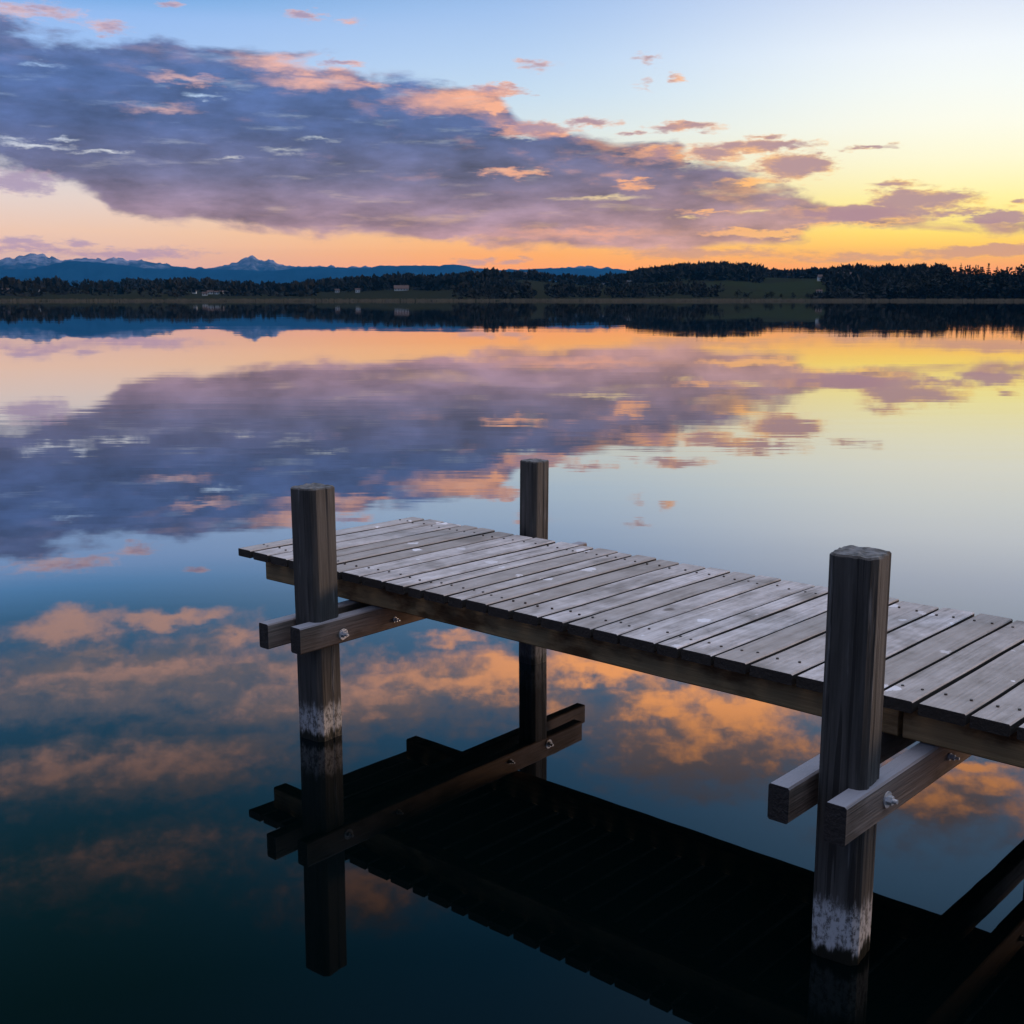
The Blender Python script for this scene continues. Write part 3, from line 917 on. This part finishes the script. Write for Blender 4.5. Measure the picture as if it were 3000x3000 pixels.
def deck_material():
    m, gg, b = material('weathered_boards')
    co = obj_co(gg)
    geo = gg.n('ShaderNodeNewGeometry')
    isl = geo.outputs['Random Per Island']
    off = gg.vm('ADD', co, gg.xyz(gg.m('MULTIPLY', isl, 13.0), gg.m('MULTIPLY', isl, 31.0), 0.0))
    grain = gg.noise(wood_color(gg, off, 'y', 95.0, 2.2), 1.0, 4.0, .6)
    band = gg.noise(wood_color(gg, off, 'y', 22.0, 1.2), 1.0, 3.0, .6)
    blot = gg.noise(off, 5.0, 5.0, .62)
    damp = gg.noise(off, 1.7, 4.0, .6)
    mott = gg.noise(gg.vm('MULTIPLY', off, (1.0, .45, 1.0)), 17.0, 5.0, .68)
    v = gg.m('ADD', gg.m('MULTIPLY', grain, .26), gg.m('ADD', gg.m('MULTIPLY', band, .22), gg.m('ADD', gg.m('MULTIPLY', blot, .24), gg.m('MULTIPLY', mott, .34))))
    c = gg.ramp(v, [(.37, (.095, .082, .075)), (.47, (.36, .335, .325)), (.57, (.57, .54, .54)), (.72, (.80, .78, .80))])
    c = gg.mix(gg.m('MULTIPLY', gg.smooth(isl, .1, .95), .62), c, (.25, .22, .19))
    c = gg.mix(gg.m('MULTIPLY', gg.smooth(damp, .55, .70), .62), c, (.13, .115, .095))
    # knots
    kn = gg.n('ShaderNodeTexVoronoi'); kn.inputs['Scale'].default_value = 3.4
    gg.put(kn.inputs['Vector'], gg.vm('MULTIPLY', gg.vm('ADD', off, gg.xyz(gg.m('MULTIPLY', blot, .05), gg.m('MULTIPLY', grain, .03), 0)), (1.0, .55, 1.0)))
    c = gg.mix(gg.m('MULTIPLY', gg.smooth(kn.outputs['Distance'], .085, .03), .75), c, (.075, .055, .04))
    # droppings and lichen, pale specks
    sp = gg.n('ShaderNodeTexVoronoi'); sp.inputs['Scale'].default_value = 6.5
    wob_ = gg.n('ShaderNodeTexNoise'); gg.put(wob_.inputs['Vector'], co); wob_.inputs['Scale'].default_value = 38.0
    gg.put(sp.inputs['Vector'], gg.vm('ADD', gg.vm('MULTIPLY', co, (1, 1, 0)), gg.vm('SCALE', wob_.outputs['Color'], None)))
    sp.inputs['Randomness'].default_value = 1.0
    nd = [n for n in gg.t.nodes if n.bl_idname == 'ShaderNodeVectorMath' and n.operation == 'SCALE'][-1]
    nd.inputs['Scale'].default_value = .045
    sr, sg_, sb_ = gg.sep(sp.outputs['Color'])[:]
    rad = gg.m('MULTIPLY_ADD', gg.smooth(sr, .30, 1.0), .30, -.04)
    spot = gg.smooth(gg.m('SUBTRACT', sp.outputs['Distance'], rad), .012, -.02)
    c = gg.mix(gg.m('MULTIPLY', spot, gg.m('MULTIPLY_ADD', sg_, .5, .45)), c, (.80, .80, .84))
    # end grain, dark and wet; underside blackened too, painted-in shade for its reflection
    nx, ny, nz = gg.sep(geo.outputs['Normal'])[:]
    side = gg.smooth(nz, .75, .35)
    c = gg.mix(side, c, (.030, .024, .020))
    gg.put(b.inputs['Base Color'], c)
    b.inputs['Roughness'].default_value = .72
    b.inputs['Specular IOR Level'].default_value = .35
    bump(gg, b, gg.m('ADD', gg.m('MULTIPLY', grain, .7), gg.m('MULTIPLY', band, .8)), .006)
    return m


def timber_material(name, along, lo, hi, stain, stain_amt, spec=.3, top=None, end=False):
    m, gg, b = material(name)
    co = obj_co(gg)
    oi = gg.n('ShaderNodeObjectInfo').outputs['Random']
    off = gg.vm('ADD', co, gg.xyz(gg.m('MULTIPLY', oi, 17.0), gg.m('MULTIPLY', oi, 5.0), 0.0))
    grain = gg.noise(wood_color(gg, off, along, 70.0, 2.0), 1.0, 4.0, .6)
    wide = gg.noise(wood_color(gg, off, along, 14.0, 1.0), 1.0, 4.0, .6)
    c = gg.mix(gg.m('ADD', gg.m('MULTIPLY', grain, .6), gg.m('MULTIPLY', wide, .4)), lo, hi)
    st_ = gg.noise(gg.vm('MULTIPLY', off, (2.4, 2.4, 5.5)), 1.0, 5.0, .6)
    c = gg.mix(gg.m('MULTIPLY', gg.smooth(st_, .46, .62), stain_amt), c, stain)
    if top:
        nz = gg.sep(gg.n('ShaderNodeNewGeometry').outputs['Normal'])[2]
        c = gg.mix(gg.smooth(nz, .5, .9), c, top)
    if end:
        ny = gg.vm('DOT_PRODUCT', gg.n('ShaderNodeNewGeometry').outputs['Normal'], (math.sin(-TH), math.cos(-TH), 0))
        c = gg.mix(gg.smooth(gg.m('ABSOLUTE', ny), .8, .95), c, (.028, .025, .024))
    gg.put(b.inputs['Base Color'], c)
    b.inputs['Roughness'].default_value = .7
    b.inputs['Specular IOR Level'].default_value = spec
    bump(gg, b, gg.m('ADD', grain, wide), .006)
    return m


def post_material():
    """tarred pile: dark weathered wood, a pale water mark, a wet foot"""
    m, gg, b = material('weathered_pile')
    co = obj_co(gg)
    x, y, z = gg.sep(co)[:]
    oi = gg.n('ShaderNodeObjectInfo').outputs['Random']
    off = gg.vm('ADD', co, gg.xyz(gg.m('MULTIPLY', oi, 17.0), gg.m('MULTIPLY', oi, 5.0), 0.0))
    grain = gg.noise(wood_color(gg, off, 'z', 60.0, 2.6), 1.0, 6.0, .66)
    wide = gg.noise(wood_color(gg, off, 'z', 13.0, 1.5), 1.0, 5.0, .62)
    v = gg.m('ADD', gg.m('MULTIPLY', grain, .55), gg.m('MULTIPLY', wide, .5))
    c = gg.ramp(v, [(.32, (.009, .0085, .008)), (.46, (.038, .037, .035)), (.60, (.074, .071, .067)), (.78, (.18, .175, .165))])
    # drying cracks and dark runs
    ck = gg.noise(gg.xyz(gg.m('MULTIPLY', gg.sep(off)[0], 46.0), gg.m('MULTIPLY', gg.sep(off)[1], 46.0), gg.m('MULTIPLY', z, 1.1)), 1.0, 3.0, .5, .4)
    c = gg.mix(gg.m('MULTIPLY', gg.smooth(ck, .58, .63), .85), c, (.008, .008, .008))
    pale = gg.noise(gg.xyz(gg.m('MULTIPLY', gg.sep(off)[0], 30.0), gg.m('MULTIPLY', gg.sep(off)[1], 30.0), gg.m('MULTIPLY', z, 2.2)), 1.0, 4.0, .6)
    c = gg.mix(gg.m('MULTIPLY', gg.smooth(pale, .60, .72), .55), c, (.24, .24, .24))
    band = gg.n('ShaderNodeObjectInfo').outputs['Color']
    b_amt, b_up, _b = gg.sep(band)[:]
    # water mark
    rag = gg.m('MULTIPLY_ADD', gg.noise(wood_color(gg, off, 'z', 34.0, 5.0), 1.0, 6.0, .7), .17, -.085)
    zz = gg.m('ADD', z, rag)
    zu = gg.m('SUBTRACT', zz, b_up)
    mark = gg.m('MULTIPLY', gg.smooth(zu, .165, .10), gg.smooth(zz, .022, .050))
    speck = gg.smooth(gg.noise(gg.vm('MULTIPLY', off, (1, 1, .6)), 60.0, 5.0, .75), .38, .56, .10, 1.0)
    c = gg.mix(gg.m('MULTIPLY', gg.m('MULTIPLY', mark, speck), b_amt), c, (.58, .60, .63))
    wet = gg.smooth(zz, .06, .025)
    c = gg.mix(wet, c, (.010, .011, .007))
    nz = gg.sep(gg.n('ShaderNodeNewGeometry').outputs['True Normal'])[2]
    ringd = gg.noise(gg.xyz(gg.m('MULTIPLY', gg.vm('LENGTH', gg.xyz(x, y, 0.0)), 90.0), oi, 0.0), 1.0, 3.0, .6)
    c = gg.mix(gg.smooth(nz, .6, .95), c, gg.mix(ringd, (.018, .017, .016), (.10, .097, .09)))
    c = gg.mix(gg.m('MULTIPLY', gg.smooth(nz, .6, .95), gg.smooth(gg.noise(off, 30.0, 4.0, .6), .4, .6)), c, (.15, .15, .155))
    gg.put(b.inputs['Base Color'], c)
    gg.put(b.inputs['Roughness'], gg.m('MULTIPLY_ADD', wet, -.35, .68))
    b.inputs['Specular IOR Level'].default_value = .4
    bump(gg, b, gg.m('MULTIPLY', v, gg.smooth(nz, .9, .5, .15, 1.0)), .007)
    return m


m_deck = deck_material()
m_post = post_material()
m_str = timber_material('brown_stringer', 'x', (.30, .175, .075), (.78, .50, .24), (.10, .042, .014), .9)
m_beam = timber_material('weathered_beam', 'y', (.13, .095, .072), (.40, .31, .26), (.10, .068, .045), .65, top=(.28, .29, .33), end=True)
m_zinc = bpy.data.materials.new('zinc'); m_zinc.use_nodes = True
pb = m_zinc.node_tree.nodes['Principled BSDF']
pb.inputs['Base Color'].default_value = (.55, .57, .60, 1); pb.inputs['Metallic'].default_value = .8; pb.inputs['Roughness'].default_value = .5

jetty = empty('jetty', (OX, OY, 0), TH)
tag(jetty, 'weathered grey wooden jetty on dark posts standing in the still lake', 'jetty')
ZD, WD = .3663 * K, .6193 * K


def chamfer_box(bm, x0, x1, y0, y1, z0, z1, c, nseg=(1, 1, 1), jit=0.0, r=None, shear=None):
    """a timber with chamfered long edges, cut into segments along its length so that it can wander a little"""
    dx_, dy_ = x1 - x0, y1 - y0
    along_x = dx_ >= dy_
    n = max(2, int(max(dx_, dy_) / .22))
    wu = (dy_ if along_x else dx_) / 2
    hz = (z1 - z0) / 2
    prof = [(-wu + c, -hz), (wu - c, -hz), (wu, -hz + c), (wu, hz - c), (wu - c, hz), (-wu + c, hz), (-wu, hz - c), (-wu, -hz + c)]
    rings = []
    for i in range(n + 1):
        k = i / n
        s = (x0 + dx_ * k) if along_x else (y0 + dy_ * k)
        mid = (y0 + y1) / 2 if along_x else (x0 + x1) / 2
        jo = (r.uniform(-jit, jit), r.uniform(-jit, jit)) if r and jit else (0, 0)
        ring = []
        for (p, q) in prof:
            pj = p + jo[0]
            zq = (z0 + z1) / 2 + q + jo[1]
            P = (s, mid + pj, zq) if along_x else (mid + pj, s, zq)
            if shear:
                P = shear(P)
            ring.append(bm.verts.new(P))
        rings.append(ring)
    for a, b in zip(rings, rings[1:]):
        for i in range(8):
            bm.faces.new((a[i], a[(i + 1) % 8], b[(i + 1) % 8], b[i]))
    bm.faces.new(rings[0][::-1]); bm.faces.new(rings[-1])


def bend(P):
    u, v, z = P
    return (u, v - max(u - 3.5, 0) * .02, z)


# deck: boards across the jetty, widths as they come
r = random.Random(3)
bm = bmesh.new()
gaps_seen = [round(1.0244 * q + .0196, 4) for q in (1.045, 1.113, 1.174, 1.258, 1.311, 1.381, 1.451, 1.54, 1.612, 1.685, 1.751, 1.834, 1.902)]
edges = [0.0]
while edges[-1] < 1.03:
    edges.append(edges[-1] + r.choice((.052, .060, .066, .070, .074, .080)))
edges[-1] = 1.024
edges = edges[:-2] + edges[-1:] if edges[-1] - edges[-2] < .045 else edges
edges += gaps_seen
while edges[-1] < 2.75:
    edges.append(edges[-1] + r.choice((.066, .072, .080, .086)))
for a, b in zip(edges, edges[1:]):
    gap = r.choice((.018, .022, .025, .028)) if a < .5 else r.choice((.010, .013, .016, .019)) if a > 1.1 else r.choice((.015, .018, .022, .025))
    u0, u1 = a * K + gap * .5, b * K - gap * .5
    e0, e1 = r.uniform(-.003, .003), r.uniform(-.010, .010)
    dz_ = r.uniform(-.0015, .0015)
    th_ = .040
    sk = r.uniform(-.004, .004)
    chamfer_box(bm, u0, u1, e0, WD + e1, ZD - th_ + dz_, ZD + dz_, .004, jit=.0012, r=r, shear=lambda P: bend((P[0] + sk * (P[1] - .6), P[1], P[2])))
bmesh.ops.recalc_face_normals(bm, faces=bm.faces)
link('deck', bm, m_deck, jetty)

bm = bmesh.new()
for a, b in zip(edges, edges[1:]):
    for v0 in (.047 * K + .042, WD - .047 * K - .042):
        for q in (.27, .73):
            cu, cv = (a + (b - a) * q) * K + r.uniform(-.006, .006), v0 + r.uniform(-.014, .014)
            ring = [bm.verts.new((cu + .0055 * math.cos(math.pi / 4 * i), cv + .0055 * math.sin(math.pi / 4 * i), ZD + .0045)) for i in range(8)]
            bm.faces.new(ring)
            low_ = [bm.verts.new((w_.co.x, w_.co.y, ZD - .006)) for w_ in ring]
            for i in range(8):
                bm.faces.new((low_[i], low_[(i + 1) % 8], ring[(i + 1) % 8], ring[i]))
m_nail = plain('rusty_nail', (.035, .025, .02), .5)
o = link('nails', bm, m_nail, bpy.data.objects['deck'])
o['kind'] = 'stuff'

# stringers under the deck, butted over the second row of posts
for v0 in (.047 * K, WD - .047 * K - .085):
    for ua, ub in ((.055, 1.765), (1.775, 2.86)):
        bm = bmesh.new()
        chamfer_box(bm, ua * K, ub * K, v0, v0 + .085, .2845 * K, ZD - .042, .006, jit=.0015, r=r, shear=bend)
        bmesh.ops.recalc_face_normals(bm, faces=bm.faces)
        link('stringer', bm, m_str, jetty)


def hex_bolt(u, v, z, parent, rad=.017, plate=.030):
    bm = bmesh.new()
    for (ra, x0, x1, n) in ((plate, 0, .005, 20), (rad, .005, .020, 6), (rad * .5, .020, .034, 12)):
        A = [bm.verts.new((u + x0, v + ra * math.cos(2 * math.pi * i / n), z + ra * math.sin(2 * math.pi * i / n))) for i in range(n)]
        B = [bm.verts.new((u + x1, v + ra * math.cos(2 * math.pi * i / n), z + ra * math.sin(2 * math.pi * i / n))) for i in range(n)]
        for i in range(n):
            bm.faces.new((A[i], A[(i + 1) % n], B[(i + 1) % n], B[i]))
        bm.faces.new(B); bm.faces.new(A[::-1])
    link('bolt', bm, m_zinc, parent)


def beam(u0, u1, v0, v1, z0, z1, rot=0.0):
    def sh(P):
        return (P[0] - rot * (P[1] - v0), P[1], P[2])
    bm = bmesh.new()
    chamfer_box(bm, u0, u1, v0, v1, z0, z1, .006, jit=.0015, r=r, shear=sh)
    bmesh.ops.recalc_face_normals(bm, faces=bm.faces)
    return link('crossbeam', bm, m_beam, jetty)


rows_ = [((.378, .411, -.216, .985, .224, .2815), (.460, .494, -.192, .86, .223, .2825), .036, .100, -.066, .244),
         ((1.700, 1.735, -.257, .95, .223, .2805), (1.800, 1.834, -.268, .93, .222, .2825), .0, .098, -.137, .253),
         ((2.76, 2.793, -.20, .95, .223, .281), (2.845, 2.878, -.19, .93, .223, .282), .0, .10, -.12, .25)]
for (la, lb, lc, ld, l0, l1), (ra, rb, rc, rd, r0, r1), rot, vpin, vbolt, zb in rows_:
    beam(la * K, lb * K, lc * K, ld * K, l0 * K, l1 * K, rot)
    bmr = beam(ra * K, rb * K, rc * K, rd * K, r0 * K, r1 * K, rot)
    for v in (vbolt, WD / K + .08):
        hex_bolt((rb - rot * (v - rc)) * K + .001, v * K, zb * K, bmr, .015, .026)
    for v in (vpin, WD / K - .09):
        hex_bolt((rb - rot * (v - rc)) * K + .001, v * K, zb * K, bmr, .010, .013)


def post(u, v, top, rad, twist, seed, ragged, band=(.85, .03), lean=(0, 0)):
    rr = random.Random(seed)
    n = 72
    cr = [(rr.uniform(0, 2 * math.pi), rr.uniform(.016, .040), rr.uniform(.04, .14)) for _ in range(4)]
    levels = [-.9, -.4, -.1] + [i * top / 46 for i in range(47)]
    bm = bmesh.new()
    rings = []

    def radius(a, z):
        # squared timber with chamfered, worn corners
        q = ((a - twist) % (math.pi / 2)) - math.pi / 4
        rh = rad * .79 / math.cos(q)
        rh = min(rh, rad * .97 / max(math.cos(math.pi / 4 - abs(q)), .2))
        rh *= 1 + .014 * mnoise.noise(Vector((math.cos(a) * 2.5, math.sin(a) * 2.5, z * 1.1 + seed)))
        rh += rad * .005 * mnoise.noise(Vector((math.cos(a) * 9, math.sin(a) * 9, z * 1.6 + seed)))
        for ca, w, dp in cr:
            da = (a - ca - .10 * mnoise.noise(Vector((z * 1.4, ca, seed))) + math.pi) % (2 * math.pi) - math.pi
            open_ = .35 + .65 * sstep(-.2, .5, mnoise.noise(Vector((z * 1.3, ca * 3, 4 + seed))) + .3 * z)
            rh -= rad * dp * open_ * math.exp(-(da / w) ** 2)
        return rh

    def ztop(a, q):
        return ragged * mnoise.noise(Vector((math.cos(a) * 4 * q, math.sin(a) * 4 * q, seed * 3.3)))

    for z in levels:
        ring = []
        for i in range(n):
            a = 2 * math.pi * i / n
            rh = radius(a, z)
            k = sstep(top * .8, top, z)
            ring.append(bm.verts.new((rh * math.cos(a), rh * math.sin(a), z + (ztop(a, 1) if z == levels[-1] else 0) - (.006 if z == levels[-1] else 0))))
        rings.append(ring)
    for a, b in zip(rings, rings[1:]):
        for i in range(n):
            bm.faces.new((a[i], a[(i + 1) % n], b[(i + 1) % n], b[i]))
    prev = rings[-1]
    for q in (.93, .75, .5, .25):
        ring = []
        for i in range(n):
            a = 2 * math.pi * i / n
            rh = radius(a, top) * q
            ring.append(bm.verts.new((rh * math.cos(a), rh * math.sin(a), top + ztop(a, q) + .0015 * mnoise.noise(Vector((rh * math.cos(a) * 60, rh * math.sin(a) * 60, seed))))))
        for i in range(n):
            bm.faces.new((prev[i], prev[(i + 1) % n], ring[(i + 1) % n], ring[i]))
        prev = ring
    cen = bm.verts.new((0, 0, top))
    for i in range(n):
        bm.faces.new((prev[i], prev[(i + 1) % n], cen))
    bmesh.ops.recalc_face_normals(bm, faces=bm.faces)
    o = link('post', bm, m_post, jetty)
    o.location = (u * K, v * K, 0)
    o.rotation_euler = (R(lean[0]), R(lean[1]), 0)
    o.color = (band[0], band[1], 0, 1)   # how pale its water mark is and how far up it reaches
    return o


# corner angles are given in the camera's sense and turned back by the jetty's heading
post(.443, -.100, .585 * K, .0500 * K, R(-81) - TH, 1, .004, (.70, .020), (.25, -.2))
post(1.786, -.166, .634 * K, .0475 * K, R(-80) - TH, 2, .004, (.85, .045))
post(.429, .668, .5665 * K, .040 * K, R(-88) - TH, 3, .004, (.12, -.06), (-.3, .2))
post(1.815, .700, .60 * K, .043 * K, R(20) - TH, 4, .008)
post(2.80, -.12, .62 * K, .046 * K, R(3) - TH, 5, .008)
post(2.80, .68, .60 * K, .044 * K, R(31) - TH, 6, .008)
